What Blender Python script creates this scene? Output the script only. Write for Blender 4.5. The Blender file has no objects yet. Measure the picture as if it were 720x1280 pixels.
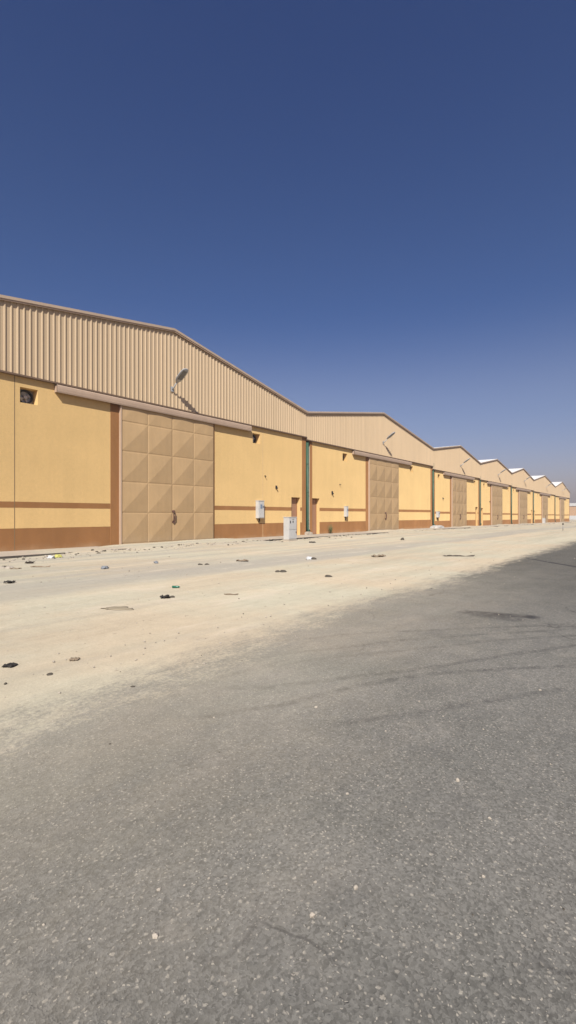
import bpy, bmesh, math, random
from mathutils import Vector, Matrix, noise
R = math.radians
sc = bpy.context.scene
COL = sc.collection

# ------------------------------------------------------------------ camera, sky, sun, exposure
F = 600.0                       # focal length in photo pixels (photo 720 px wide)
TH = math.atan(470.0 / F)       # angle between the view axis and the facade
CT, ST = math.cos(TH), math.sin(TH)
HC = 1.25                       # eye height
D = HC * CT / 0.058             # distance of the facade
VPX, HY = 830.0, 643.5
U = D / CT

cam = bpy.data.cameras.new("camera")
camo = bpy.data.objects.new("camera", cam)
COL.objects.link(camo)
cam.sensor_fit = 'HORIZONTAL'
cam.sensor_width = 36.0
cam.lens = 36.0 * F / 720.0
cam.shift_y = 3.5 / 720.0
cam.clip_start = 0.05
cam.clip_end = 9000
camo.location = (0, 0, HC)
camo.rotation_euler = (R(90), 0, TH - R(90))
sc.camera = camo

SUN_T = Vector((1.52, 1.0, -1.62)).normalized()      # direction the light travels
elev = math.asin(-SUN_T.z)
azim = math.atan2(-SUN_T.x, -SUN_T.y)
w = bpy.data.worlds.new("World")
sc.world = w
w.use_nodes = True
wn = w.node_tree
bg = next(n for n in wn.nodes if n.type == 'BACKGROUND')
sky = wn.nodes.new("ShaderNodeTexSky")
sky.sky_type = 'NISHITA'
sky.sun_disc = False
sky.sun_elevation = elev
sky.sun_rotation = azim % (2 * math.pi)
sky.altitude = 0
sky.air_density = 1.0
sky.dust_density = 1.6
sky.ozone_density = 3.0
wtc = wn.nodes.new("ShaderNodeTexCoord")
wsep = wn.nodes.new("ShaderNodeSeparateXYZ")
wn.links.new(wtc.outputs['Generated'], wsep.inputs[0])
wr = wn.nodes.new("ShaderNodeValToRGB")          # clear deep-blue upper sky over a dusty lavender horizon
wr.color_ramp.interpolation = 'EASE'
els = wr.color_ramp.elements
els[0].position, els[0].color = 0.03, (0.97, 0.745, 0.83, 1)
els[1].position, els[1].color = 0.85, (0.42, 0.50, 0.80, 1)
for pos_, c_ in ((0.21, (0.89, 0.76, 0.86, 1)), (0.40, (0.49, 0.565, 0.81, 1))):
    e_ = els.new(pos_)
    e_.color = c_
wn.links.new(wsep.outputs[2], wr.inputs[0])
wm = wn.nodes.new("ShaderNodeMix")
wm.data_type = 'RGBA'
wm.blend_type = 'MULTIPLY'
wm.inputs[0].default_value = 1.0
wn.links.new(sky.outputs[0], wm.inputs[6])
wn.links.new(wr.outputs[0], wm.inputs[7])
wn.links.new(wm.outputs[2], bg.inputs[0])
bg.inputs[1].default_value = 0.084

sl = bpy.data.lights.new("sun", 'SUN')
sl.energy = 4.75
sl.angle = R(0.5)
sl.color = (1.0, 0.965, 0.91)
so = bpy.data.objects.new("sun", sl)
COL.objects.link(so)
so.rotation_euler = SUN_T.to_track_quat('-Z', 'Y').to_euler()
so.location = (-20, -20, 40)

sc.view_settings.view_transform = 'Standard'
sc.view_settings.look = 'None'
sc.view_settings.exposure = 0.25
sc.view_settings.gamma = 1.0
sc.view_settings.use_curve_mapping = False
sc.render.engine = 'CYCLES'

# ------------------------------------------------------------------ photo pixel -> place
def T(x):                                   # pixel column on the facade -> metres along it
    return (F * D / (CT * (VPX - x)) - D * ST) / CT
def Zf(x, y):                               # pixel on the facade -> height
    return HC + U * (HY - y) / (VPX - x)
def G(x, y, z=0.0):                         # pixel on the ground -> place
    d = F * (HC - z) / (y - HY)
    xc = (x - 360.0) / F * d
    return Vector((d * CT + xc * ST, d * ST - xc * CT, z))

# ------------------------------------------------------------------ node helpers
class NB:
    def __init__(s, name):
        s.m = bpy.data.materials.new(name)
        s.m.use_nodes = True
        s.t = s.m.node_tree
        s.b = next(n for n in s.t.nodes if n.type == 'BSDF_PRINCIPLED')
        s.tc = None
    def n(s, typ, **kw):
        x = s.t.nodes.new(typ)
        for k, v in kw.items():
            setattr(x, k, v)
        return x
    def put(s, sock, v):
        if isinstance(v, bpy.types.NodeSocket):
            s.t.links.new(v, sock)
        elif v is not None:
            try:
                sock.default_value = v
            except Exception:
                sock.default_value = (*v, 1.0)
    def obj(s):
        if s.tc is None:
            s.tc = s.n("ShaderNodeTexCoord")
        return s.tc.outputs['Object']
    def geo(s):
        return s.n("ShaderNodeNewGeometry").outputs['Position']
    def math(s, op, a, b=None, c=None, clamp=False):
        x = s.n("ShaderNodeMath", operation=op)
        x.use_clamp = clamp
        s.put(x.inputs[0], a)
        if b is not None: s.put(x.inputs[1], b)
        if c is not None: s.put(x.inputs[2], c)
        return x.outputs[0]
    def vm(s, op, a, b=None, out=0):
        x = s.n("ShaderNodeVectorMath", operation=op)
        s.put(x.inputs[0], a)
        if b is not None:
            if op == 'SCALE': s.put(x.inputs['Scale'], b)
            else: s.put(x.inputs[1], b)
        return x.outputs[out]
    def mapping(s, v, scale=(1, 1, 1), loc=(0, 0, 0), rot=(0, 0, 0)):
        x = s.n("ShaderNodeMapping")
        s.put(x.inputs[0], v)
        x.inputs['Scale'].default_value = scale
        x.inputs['Location'].default_value = loc
        x.inputs['Rotation'].default_value = rot
        return x.outputs[0]
    def noise(s, v, scale, detail=4, rough=0.55, dist=0.0):
        x = s.n("ShaderNodeTexNoise")
        s.put(x.inputs['Vector'], v)
        x.inputs['Scale'].default_value = scale
        x.inputs['Detail'].default_value = detail
        x.inputs['Roughness'].default_value = rough
        x.inputs['Distortion'].default_value = dist
        return x.outputs[0]
    def voro(s, v, scale, feature='F1', out='Distance'):
        x = s.n("ShaderNodeTexVoronoi", feature=feature)
        s.put(x.inputs['Vector'], v)
        x.inputs['Scale'].default_value = scale
        return x.outputs[out]
    def mr(s, v, a, b, c=0.0, d=1.0, smooth=True):
        x = s.n("ShaderNodeMapRange")
        x.interpolation_type = 'SMOOTHSTEP' if smooth else 'LINEAR'
        s.put(x.inputs['Value'], v)
        for nm, q in (('From Min', a), ('From Max', b), ('To Min', c), ('To Max', d)):
            s.put(x.inputs[nm], q)
        return x.outputs[0]
    def mix(s, f, a, b, mode='MIX'):
        x = s.n("ShaderNodeMix", data_type='RGBA', blend_type=mode)
        s.put(x.inputs[0], f)
        s.put(x.inputs[6], a)
        s.put(x.inputs[7], b)
        return x.outputs[2]
    def vary(s, col, f, amt):               # brighten / darken a colour by a 0..1 factor
        k = s.mr(f, 0.25, 0.75, 1.0 - amt, 1.0 + amt, smooth=False)
        return s.vm('SCALE', col, k)
    def sep(s, v):
        x = s.n("ShaderNodeSeparateXYZ")
        s.put(x.inputs[0], v)
        return x.outputs
    def rgb(s, c):
        x = s.n("ShaderNodeRGB")
        x.outputs[0].default_value = (*c, 1)
        return x.outputs[0]
    def bump(s, h, strength, dist, prev=None):
        x = s.n("ShaderNodeBump")
        x.inputs['Strength'].default_value = strength
        x.inputs['Distance'].default_value = dist
        s.put(x.inputs['Height'], h)
        if prev is not None: s.put(x.inputs['Normal'], prev)
        return x.outputs[0]
    def fin(s, col, rough=0.9, nrm=None, spec=0.2, metal=0.0, drough=0.0):
        s.put(s.b.inputs['Base Color'], col)
        s.put(s.b.inputs['Roughness'], rough)
        s.b.inputs['Specular IOR Level'].default_value = spec
        s.b.inputs['Metallic'].default_value = metal
        if 'Diffuse Roughness' in s.b.inputs:
            s.b.inputs['Diffuse Roughness'].default_value = drough
        if nrm is not None: s.put(s.b.inputs['Normal'], nrm)
        return s.m

def paint(name, col, rough=0.55, amt=0.08, scale=2.5, spec=0.3, metal=0.0, bumpd=0.0, drough=0.0):
    b = NB(name)
    p = b.obj()
    c = b.vary(b.rgb(col), b.noise(p, scale, 5), amt)
    c = b.vary(c, b.noise(p, scale * 14, 3), amt * 0.6)
    nrm = b.bump(b.noise(p, 40, 3), 0.4, bumpd) if bumpd else None
    return b.fin(c, rough, nrm, spec, metal, drough)

YEL = (0.70, 0.482, 0.211)
BRN = (0.325, 0.158, 0.062)
def plaster(name, painted):
    b = NB(name)
    p = b.obj()
    z = b.sep(p)[2]
    wob = b.math('MULTIPLY', b.math('SUBTRACT', b.noise(p, 3.0, 3), 0.5), 0.02)
    zz = b.math('ADD', z, wob)
    yel = b.vary(b.rgb(YEL), b.noise(p, 0.5, 4, 0.6), 0.05)
    yel = b.vary(yel, b.noise(b.mapping(p, (2.2, 2.2, 0.22)), 1.2, 5, 0.65), 0.04)
    yel = b.vary(yel, b.noise(p, 9.0, 4, 0.7), 0.05)
    col = yel
    if painted:
        brn = b.vary(b.rgb(BRN), b.noise(b.mapping(p, (1, 1, 0.35)), 1.4, 5, 0.65), 0.14)
        dust = b.mr(b.math('ADD', z, b.math('MULTIPLY', b.noise(p, 1.7, 4), 0.55)), 0.08, 0.55, 0.45, 0.0)
        brn = b.mix(dust, brn, b.rgb((0.50, 0.36, 0.22)))
        m1 = b.mr(zz, 0.79, 0.805, 1, 0)
        m2 = b.math('MULTIPLY', b.mr(zz, 1.475, 1.488), b.mr(zz, 1.682, 1.695, 1, 0))
        col = b.mix(b.math('MAXIMUM', m1, m2), yel, brn)
    br = b.n("ShaderNodeTexBrick")
    b.put(br.inputs['Vector'], b.mapping(p, (1, 1, 1), rot=(R(90), 0, 0)))
    br.inputs['Scale'].default_value = 1.0
    br.inputs['Brick Width'].default_value = 0.4
    br.inputs['Row Height'].default_value = 0.2
    br.inputs['Mortar Size'].default_value = 0.012
    nb = b.bump(br.outputs['Fac'], 0.10, 0.01)
    nb = b.bump(b.noise(p, 26, 4, 0.7), 0.35, 0.02, nb)
    nb = b.bump(b.noise(p, 1.1, 3, 0.5), 0.2, 0.05, nb)
    return b.fin(col, 0.95, nb, 0.1, drough=0.65)

M = {}
M['wall'] = plaster('painted_plaster_bands', True)
M['yellow'] = plaster('yellow_plaster', False)
def brown_plaster():
    b = NB('brown_plaster')
    p = b.obj()
    c = b.vary(b.rgb(BRN), b.noise(b.mapping(p, (1, 1, 0.35)), 1.6, 5, 0.65), 0.14)
    return b.fin(c, 0.95, b.bump(b.noise(p, 26, 4, 0.7), 0.35, 0.02), 0.1, drough=0.9)
M['brown'] = brown_plaster()
def sheet(name, col, amt):
    b = NB(name)
    p = b.obj()
    c = b.vary(b.rgb(col), b.noise(b.mapping(p, (3.0, 1, 0.15)), 0.8, 4, 0.6), amt)
    c = b.vary(c, b.noise(b.mapping(p, (1.0, 1, 0.5)), 0.35, 3), amt * 0.7)
    return b.fin(c, 0.55, None, 0.3, drough=0.5)
M['clad'] = sheet('tan_profiled_sheet', (0.575, 0.43, 0.265), 0.06)
M['roof'] = sheet('white_roof_sheet', (0.68, 0.66, 0.62), 0.05)
M['trim'] = paint('brown_trim', (0.45, 0.335, 0.235), 0.6, 0.1)
M['flash'] = paint('dark_flashing', (0.17, 0.11, 0.07), 0.7, 0.15)
M['hood'] = paint('hood_paint', (0.44, 0.315, 0.22), 0.6, 0.08)
def doorm():
    b = NB('door_paint')
    p = b.obj()
    c = b.vary(b.rgb((0.505, 0.337, 0.170)), b.noise(p, 0.7, 5, 0.6), 0.08)
    c = b.vary(c, b.noise(b.mapping(p, (4, 4, 0.4)), 1.5, 5, 0.7), 0.06)
    z = b.sep(p)[2]
    dust = b.mr(b.math('ADD', z, b.math('MULTIPLY', b.noise(p, 2.2, 4), 0.6)), 0.15, 0.9, 0.35, 0.0)
    c = b.mix(dust, c, b.rgb((0.52, 0.40, 0.27)))
    return b.fin(c, 0.6, b.bump(b.noise(p, 2.2, 3), 0.3, 0.04), 0.25, drough=0.0)
M['door'] = doorm()
M['post'] = paint('door_edge_paint', (0.52, 0.37, 0.25), 0.6, 0.06)
M['pd'] = paint('brown_steel_door', (0.36, 0.20, 0.12), 0.55, 0.08)
M['dark'] = paint('dark_metal', (0.035, 0.03, 0.028), 0.5, 0.1)
M['grey'] = paint('grey_metal', (0.28, 0.27, 0.26), 0.45, 0.08)
M['green'] = paint('green_pipe_paint', (0.044, 0.098, 0.060), 0.5, 0.12)
M['fan'] = paint('fan_grey', (0.50, 0.47, 0.44), 0.5, 0.1)
M['lampgrey'] = paint('lamp_housing', (0.42, 0.42, 0.41), 0.4, 0.08, metal=0.2)
M['lens'] = paint('lamp_lens', (0.17, 0.165, 0.15), 0.25, 0.08, spec=0.5)
M['white'] = paint('white_enamel', (0.55, 0.53, 0.485), 0.6, 0.08)
M['glass'] = paint('meter_window', (0.20, 0.25, 0.32), 0.15, 0.05, spec=0.5)
M['conc'] = paint('dusty_concrete', (0.47, 0.40, 0.31), 0.95, 0.13, 1.2, 0.1, bumpd=0.01)
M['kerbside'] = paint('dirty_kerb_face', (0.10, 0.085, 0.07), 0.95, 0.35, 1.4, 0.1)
M['joint'] = paint('joint_sealant', (0.22, 0.15, 0.08), 0.9, 0.1)
M['patch'] = paint('pale_seam_filler', (0.62, 0.44, 0.24), 0.9, 0.1)

# ------------------------------------------------------------------ ground, road
def ramp_drop(x):
    return -0.38 * min(1.0, max(0.0, (x - 38.0) / 88.0))

def b_str(road):
    return 0.15 if road else 0.5
def ground_colour(b, road):
    p = b.geo()
    x, y, z = b.sep(p)
    st = b.mapping(p, (0.10, 1.0, 1.0))
    sand = b.mix(b.mr(b.noise(p, 0.35, 4, 0.6), 0.35, 0.65), b.rgb((0.402, 0.328, 0.228)), b.rgb((0.378, 0.340, 0.248)))
    sand = b.vary(sand, b.noise(st, 1.1, 5, 0.65), 0.15)
    sand = b.vary(sand, b.noise(p, 5.0, 5, 0.7), 0.07)
    sand = b.vary(sand, b.noise(p, 55.0, 2, 0.7), 0.10)
    # compacted grey wheel lane near the buildings
    yw = b.math('ADD', y, b.math('MULTIPLY', b.math('SUBTRACT', b.noise(b.mapping(p, (0.12, 0.4, 1)), 1.0, 4, 0.6), 0.5), 1.0))
    lane = b.math('MULTIPLY', b.mr(yw, 7.25, 7.75), b.mr(yw, 8.3, 10.2, 1.0, 0.0))
    lane = b.math('MULTIPLY', lane, b.mr(b.noise(st, 0.7, 4, 0.6), 0.25, 0.65, 0.35, 1.0))
    streak = b.math('MULTIPLY', b.mr(b.noise(b.mapping(p, (0.06, 1.6, 1)), 1.0, 6, 0.7), 0.46, 0.62), b.mr(y, 7.6, 9.5))
    grey = b.rgb((0.285, 0.258, 0.21))
    sand = b.mix(b.math('MULTIPLY', lane, 0.85), sand, grey)
    sand = b.mix(b.math('MULTIPLY', streak, 0.60), sand, grey)
    worn = b.math('MULTIPLY', b.mr(b.noise(b.mapping(p, (0.10, 2.4, 1), rot=(0, 0, 0.10)), 1.0, 6, 0.75), 0.52, 0.66), b.mr(b.noise(p, 0.5, 3), 0.35, 0.6))
    sand = b.mix(b.math('MULTIPLY', worn, 0.30), sand, grey)
    sand = b.mix(b.mr(b.noise(b.mapping(p, (0.35, 1.2, 1), loc=(7, 2, 0)), 1.3, 6, 0.7), 0.52, 0.68, 0.0, 0.40), sand, b.rgb((0.49, 0.41, 0.31)))
    # small dark specks of grit and twigs
    sp = b.voro(b.mapping(p, (1.0, 1.6, 1)), 2.3)
    sand = b.mix(b.mr(sp, 0.03, 0.07, 0.55, 0.0), sand, b.rgb((0.20, 0.16, 0.11)))
    # asphalt
    asp = b.mix(b.mr(b.noise(p, 0.8, 5, 0.65), 0.3, 0.7), b.rgb((0.116, 0.110, 0.096)), b.rgb((0.150, 0.140, 0.122)))
    asp = b.vary(asp, b.noise(st, 1.4, 5, 0.65), 0.10)
    pw = b.vm('ADD', p, b.vm('SCALE', b.vm('SUBTRACT', b.n_col(p, 70.0), (0.5, 0.5, 0.5)), 0.018))
    v1 = b.n("ShaderNodeTexVoronoi")
    b.put(v1.inputs['Vector'], pw)
    v1.inputs['Scale'].default_value = 120.0
    sc1 = b.sep(v1.outputs['Color'])
    asp = b.vm('SCALE', asp, b.mr(sc1[0], 0.0, 1.0, 0.74, 1.26, smooth=False))
    light = b.math('MULTIPLY', b.mr(sc1[1], 0.88, 0.94), b.mr(v1.outputs['Distance'], 0.30, 0.42, 1.0, 0.0))
    asp = b.mix(b.math('MULTIPLY', light, 0.75), asp, b.rgb((0.36, 0.32, 0.26)))
    v2 = b.n("ShaderNodeTexVoronoi")
    b.put(v2.inputs['Vector'], pw)
    v2.inputs['Scale'].default_value = 52.0
    sc2 = b.sep(v2.outputs['Color'])
    light2 = b.math('MULTIPLY', b.mr(sc2[1], 0.62, 0.80), b.mr(v2.outputs['Distance'], 0.18, 0.36, 1.0, 0.0))
    asp = b.mix(b.math('MULTIPLY', light2, 0.55), asp, b.rgb((0.36, 0.32, 0.26)))
    asp = b.vary(asp, b.noise(p, 26.0, 3, 0.75), 0.13)
    asp = b.mix(b.mr(b.noise(p, 1.7, 6, 0.7), 0.52, 0.70, 0.0, 0.35), asp, b.rgb((0.085, 0.081, 0.075)))
    asp = b.mix(b.mr(b.noise(b.mapping(p, (1, 1, 1), loc=(5, 3, 0)), 2.6, 6, 0.75), 0.54, 0.72, 0.0, 0.30), asp, b.rgb((0.26, 0.23, 0.19)))
    cp = b.vm('ADD', p, b.vm('SCALE', b.vm('SUBTRACT', b.n_col(p, 4.0), (0.5, 0.5, 0.5)), 0.22))
    ck = b.mr(b.voro(cp, 0.75, 'DISTANCE_TO_EDGE'), 0.002, 0.008, 1.0, 0.0)
    ck = b.math('MULTIPLY', ck, b.mr(b.noise(p, 0.9, 3), 0.48, 0.62, 0.0, 0.55))
    asp = b.mix(ck, asp, b.rgb((0.045, 0.042, 0.04)))
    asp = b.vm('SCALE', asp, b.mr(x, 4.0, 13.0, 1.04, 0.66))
    if road:
        wp = b.vm('ADD', p, b.vm('SCALE', b.vm('SUBTRACT', b.n_col(p, 1.5), (0.5, 0.5, 0.5)), 0.10))
        tot = None
        def seg(a, c, wd, soft, amt):
            nonlocal tot
            ba = Vector((c.x - a.x, c.y - a.y, 0))
            pa = b.vm('MULTIPLY', b.vm('SUBTRACT', wp, (a.x, a.y, 0)), (1, 1, 0))
            h = b.math('MULTIPLY', b.vm('DOT_PRODUCT', pa, tuple(ba), out=1), 1.0 / ba.length_squared, clamp=True)
            dd = b.vm('LENGTH', b.vm('SUBTRACT', pa, b.vm('SCALE', tuple(ba), h)), out=1)
            m = b.mr(dd, wd, wd + soft, amt, 0.0)
            tot = m if tot is None else b.math('MAXIMUM', tot, m)
        for pl, wd, amt in TRACKS:
            for q in range(len(pl) - 1):
                seg(G(*pl[q]), G(*pl[q + 1]), wd, 0.045, amt)
        rough = b.mr(b.noise(p, 9.0, 6, 0.8), 0.38, 0.64, 0.05, 0.60)
        tot = b.math('MULTIPLY', tot, rough)
        s0 = tot
        tot = None
        seg(G(585, 766), G(663, 771.5), 0.04, 0.15, 1.0)
        seg(G(600, 769), G(640, 774), 0.03, 0.2, 0.8)
        stain = b.math('MULTIPLY', tot, b.mr(b.noise(p, 6.0, 5, 0.8), 0.30, 0.60, 0.2, 1.0))
        tot = None
        seg(G(656, 697.5), G(735, 711.5), 0.045, 0.05, 1.0)
        seam = tot
        for k in (s0, stain, seam):
            asp = b.mix(k, asp, b.rgb((0.040, 0.038, 0.038)))
    # sand drifted over the road edge
    en = b.math('MULTIPLY', b.math('SUBTRACT', b.noise(b.mapping(p, (0.35, 1.0, 1)), 1.2, 6, 0.68), 0.5), 1.1)
    near = b.mr(x, 0.8, 4.5, 0.42, 0.0)
    en = b.math('ADD', en, b.math('MULTIPLY', b.math('SUBTRACT', b.noise(b.mapping(p, (0.8, 1.4, 1)), 3.2, 6, 0.8), 0.5), 1.6))
    edge = b.math('ADD', b.math('ADD', b.math('SUBTRACT', y, 3.22), en), near)
    wid = b.mr(x, 3.0, 16.0, 0.75, 0.40)
    fs = b.mr(edge, b.math('MULTIPLY', wid, -1.0), wid)
    dusty = b.math('MULTIPLY', b.mr(edge, -2.4, 0.2, 0.0, 1.0), b.mr(x, 3.0, 15.0, 0.36, 0.05))
    far = b.mr(y, -5.6, -4.9, 1.0, 0.0)
    gr = b.math('MULTIPLY', b.math('MULTIPLY', fs, b.math('SUBTRACT', 1.0, fs)), b.math('MULTIPLY', b.math('SUBTRACT', b.noise(p, 30, 4, 0.8), 0.5), 7.0))
    f = b.math('MAXIMUM', b.math('ADD', fs, gr, clamp=True), b.math('MAXIMUM', dusty, far))
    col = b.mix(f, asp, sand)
    h = b.math('ADD', b.math('MULTIPLY', v1.outputs['Distance'], b.mr(f, 0, 1, 0.8, 0.12)), b.noise(p, 30, 4, 0.7))
    nrm = b.bump(h, 0.45, 0.012)
    nrm = b.bump(b.noise(p, 3.5, 5, 0.6), 0.6, 0.06, nrm)
    nrm = b.bump(b.noise(b.mapping(p, (0.25, 2.4, 1)), 1.6, 5, 0.6), b_str(road), 0.10, nrm)
    return b.fin(col, 0.95, nrm, 0.1, drough=0.9)

def n_col(s, v, scale):
    x = s.n("ShaderNodeTexNoise")
    s.put(x.inputs['Vector'], v)
    x.inputs['Scale'].default_value = scale
    return x.outputs[1]
NB.n_col = n_col
TRACKS = [
    ([(300, 806), (460, 792), (720, 780)], 0.008, 0.8),
    ([(330, 822), (510, 800), (720, 786)], 0.008, 0.75),
    ([(330, 834), (510, 812), (620, 801), (730, 794)], 0.010, 0.7),
    ([(330, 861), (510, 838), (720, 807)], 0.012, 0.9),
    ([(250, 898), (360, 880), (435, 860), (535, 842), (720, 832)], 0.012, 0.9),
    ([(420, 907), (610, 878), (700, 862)], 0.012, 0.75),
    ([(160, 880), (280, 846), (360, 826)], 0.008, 0.6),
    ([(200, 872), (330, 858)], 0.008, 0.6),
    ([(540, 886), (625, 876)], 0.015, 0.7),
]
M['ground'] = ground_colour(NB('sand_ground'), False)
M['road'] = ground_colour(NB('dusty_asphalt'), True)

def link(name, me, mat=None, parent=None, smooth=False):
    o = bpy.data.objects.new(name, me)
    COL.objects.link(o)
    if mat is not None:
        for m in (mat if isinstance(mat, (list, tuple)) else [mat]):
            me.materials.append(m)
    if smooth:
        for p in me.polygons: p.use_smooth = True
    o.parent = parent
    return o
def mesh(name, bm):
    me = bpy.data.meshes.new(name)
    bm.normal_update()
    bm.to_mesh(me)
    bm.free()
    return me
def empty(name, loc):
    o = bpy.data.objects.new(name, None)
    o.empty_display_size = 0.3
    COL.objects.link(o)
    o.location = loc
    return o
def tag(o, label, cat, group=None):
    o['label'] = label
    o['category'] = cat
    if group: o['group'] = group
    return o

def frange(a, b, s):
    n = max(1, int(round((b - a) / s)))
    return [a + (b - a) * i / n for i in range(n)]

BAYS_V = [2 * T(215) - T(382), T(382), T(540), T(599), T(638.5), T(666.2), T(693.3), T(711.7)]
DOORS = [(150, 265), (460.5, 497), (564.2, 582.2), (613.8, 627), (648.2, 658.3), (677.2, 684), (699.9, 704.7)]
DOOR_T = [(T(a), T(b)) for a, b in DOORS]
APRON_Y = 14.72

def gh(x, y):
    z = ramp_drop(x)
    if y < 4.3 or y > 60 or x < -20 or x > 145:
        return z
    k = min(1.0, (y - 4.3) / 1.5)
    n1 = noise.noise(Vector((x * 0.16, y * 0.9, 0.3)))
    n2 = noise.noise(Vector((x * 0.7, y * 2.3, 4.1)))
    n3 = noise.noise(Vector((x * 2.6, y * 3.6, 7.7)))
    z += k * (0.022 * n1 + 0.014 * n2 + 0.010 * n3)
    if y > 12.5:                            # sand heaped along the kerb and the foot of the walls
        s = min(1.0, (y - 12.5) / 2.0)
        drift = noise.noise(Vector((x * 0.42, y * 0.35, 11.0))) + 0.35 * n2
        z += s * (0.03 + 0.075 * max(-0.4, drift))
        for a, b in DOOR_T:
            if a - 1.6 < x < b + 1.6:
                e = min(1.0, (x - a + 1.6) / 1.2, (b + 1.6 - x) / 1.2)
                z += s * 0.07 * e
    if y > D - 0.05:
        z -= min(0.3, (y - D + 0.05) * 2)
    return z

xs = [-1450, -700, -200, -60, -20] + frange(-8, 60, 0.22) + frange(60, 145, 0.7) + [145, 200, 320, 600, 1450]
ys = [-1450, -700, -200, -60, -12, 0, 3, 4.2] + frange(4.3, 17.2, 0.2) + [17.2, 20, 40, 61, 120, 300, 800, 1450]
verts = [(x, y, gh(x, y) - (0.02 if y < 4.25 else 0.0)) for y in ys for x in xs]
nx = len(xs)
faces = [(j * nx + i, j * nx + i + 1, (j + 1) * nx + i + 1, (j + 1) * nx + i) for j in range(len(ys) - 1) for i in range(nx - 1)]
me = bpy.data.meshes.new('ground')
me.from_pydata(verts, [], faces)
g = link('ground', me, M['ground'], smooth=True)
g['kind'] = 'structure'

rx = [-400, -100, -20, -5] + frange(-4, 38, 2.0) + frange(38, 146, 4.0) + [146, 300, 600]
ry = [-5.2, -2, 0, 2, 3, 4.27]
verts = [(x, y, ramp_drop(x) + (0.004 if y < 4 else -0.003)) for y in ry for x in rx]
nx = len(rx)
faces = [(j * nx + i, j * nx + i + 1, (j + 1) * nx + i + 1, (j + 1) * nx + i) for j in range(len(ry) - 1) for i in range(nx - 1)]
me = bpy.data.meshes.new('road')
me.from_pydata(verts, [], faces)
r = link('road', me, M['road'])
r['kind'] = 'structure'

# ------------------------------------------------------------------ mesh helpers
def box(bm, x0, x1, y0, y1, z0, z1, mi=0, bev=0.0):
    vs = [bm.verts.new((x, y, z)) for z in (z0, z1) for y in (y0, y1) for x in (x0, x1)]
    fs = []
    for q in ((0, 2, 3, 1), (4, 5, 7, 6), (0, 1, 5, 4), (2, 6, 7, 3), (0, 4, 6, 2), (1, 3, 7, 5)):
        f = bm.faces.new([vs[i] for i in q])
        f.material_index = mi
        fs.append(f)
    if bev:
        es = list({e for f in fs for e in f.edges})
        bmesh.ops.bevel(bm, geom=es, offset=bev, segments=2, profile=0.6, affect='EDGES')
def quad(bm, pts, mi=0):
    f = bm.faces.new([bm.verts.new(p) for p in pts])
    f.material_index = mi
    return f
def tube(bm, pts, rad, n=12, mi=0):
    rings = []
    for i, p in enumerate(pts):
        p = Vector(p)
        a = Vector(pts[max(0, i - 1)])
        c = Vector(pts[min(len(pts) - 1, i + 1)])
        d = (c - a).normalized()
        u = d.orthogonal().normalized()
        if abs(d.z) < 0.99:
            u = d.cross(Vector((0, 0, 1))).normalized()
        else:
            u = Vector((1, 0, 0))
        v = d.cross(u)
        rr = rad[i] if isinstance(rad, (list, tuple)) else rad
        rings.append([bm.verts.new(p + (u * math.cos(2 * math.pi * k / n) + v * math.sin(2 * math.pi * k / n)) * rr) for k in range(n)])
    for a, b in zip(rings, rings[1:]):
        for k in range(n):
            f = bm.faces.new([a[k], a[(k + 1) % n], b[(k + 1) % n], b[k]])
            f.smooth = True
            f.material_index = mi
    for r_ in (rings[0][::-1], rings[-1]):
        bm.faces.new(r_).material_index = mi

# ------------------------------------------------------------------ pavement strip along the walls
for i in range(7):
    a, b = BAYS_V[i], BAYS_V[i + 1]
    d0, d1 = DOOR_T[i]
    for j, (x0, x1) in enumerate(((a - (0 if i else 1.5), d0 - 0.5), (d1 + 1.1, b))):
        if i == 0 and j == 0: x1 = d0 - 1.0
        bm = bmesh.new()
        cuts = frange(x0, x1, 1.6) + [x1]
        for q in range(len(cuts) - 1):
            z = 0.055 + ramp_drop(cuts[q])
            xa, xb = cuts[q], cuts[q + 1] - 0.012
            box(bm, xa, xb, APRON_Y + 0.10, D - 0.004, z - 0.4, z, 0)
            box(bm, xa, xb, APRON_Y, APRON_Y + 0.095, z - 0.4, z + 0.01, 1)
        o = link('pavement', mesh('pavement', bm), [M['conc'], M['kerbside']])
        o['kind'] = 'structure'

# ------------------------------------------------------------------ warehouses
EAVE = [5.91, 5.76, 5.49, 5.37, 5.24, 5.13, 5.02]
BASE = [0, 0, -0.13, -0.22, -0.26, -0.34, -0.38]
VZ = [7.87, 7.43, 7.43, 7.30, 7.15, 7.00, 6.80, 6.35]
AZ = [9.36, 9.04, 8.53, 8.38, 8.32, 8.30, 8.17]
APX = [T(x) for x in (215, 477.5, 574, 620, 653, 680, 702)]
SLOT = 0.45
DEPTH = 42.0
PD = ['R', 'L', 'R', 'L', 'R', 'L', None]        # side of the small personnel door
FANS = [(T(25), T(316)), (T(428.3), T(512.6)), (T(547.2), T(592.3)), (T(604.2), T(634.6)), (T(641.5), T(662.8)), (T(672), T(688.5)), (T(697), T(708))]
FANW, FANH = 0.58, 0.52
LABELS = [
    'tan and yellow gabled warehouse nearest the camera, its gable cut by the left edge',
    'second gabled warehouse in the row, wide, with white meter box and weed by its wall',
    'third warehouse in the row, first with white roof slope showing above its gable',
    'fourth warehouse in the row, yellow and tan, just beyond the third white roof slope',
    'fifth warehouse in the row, middle one of the five small far gables',
    'sixth warehouse in the row, second to last gable, behind the small white pillar',
    'last and farthest warehouse at the end of the yellow row, beside the distant low building',
]

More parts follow.
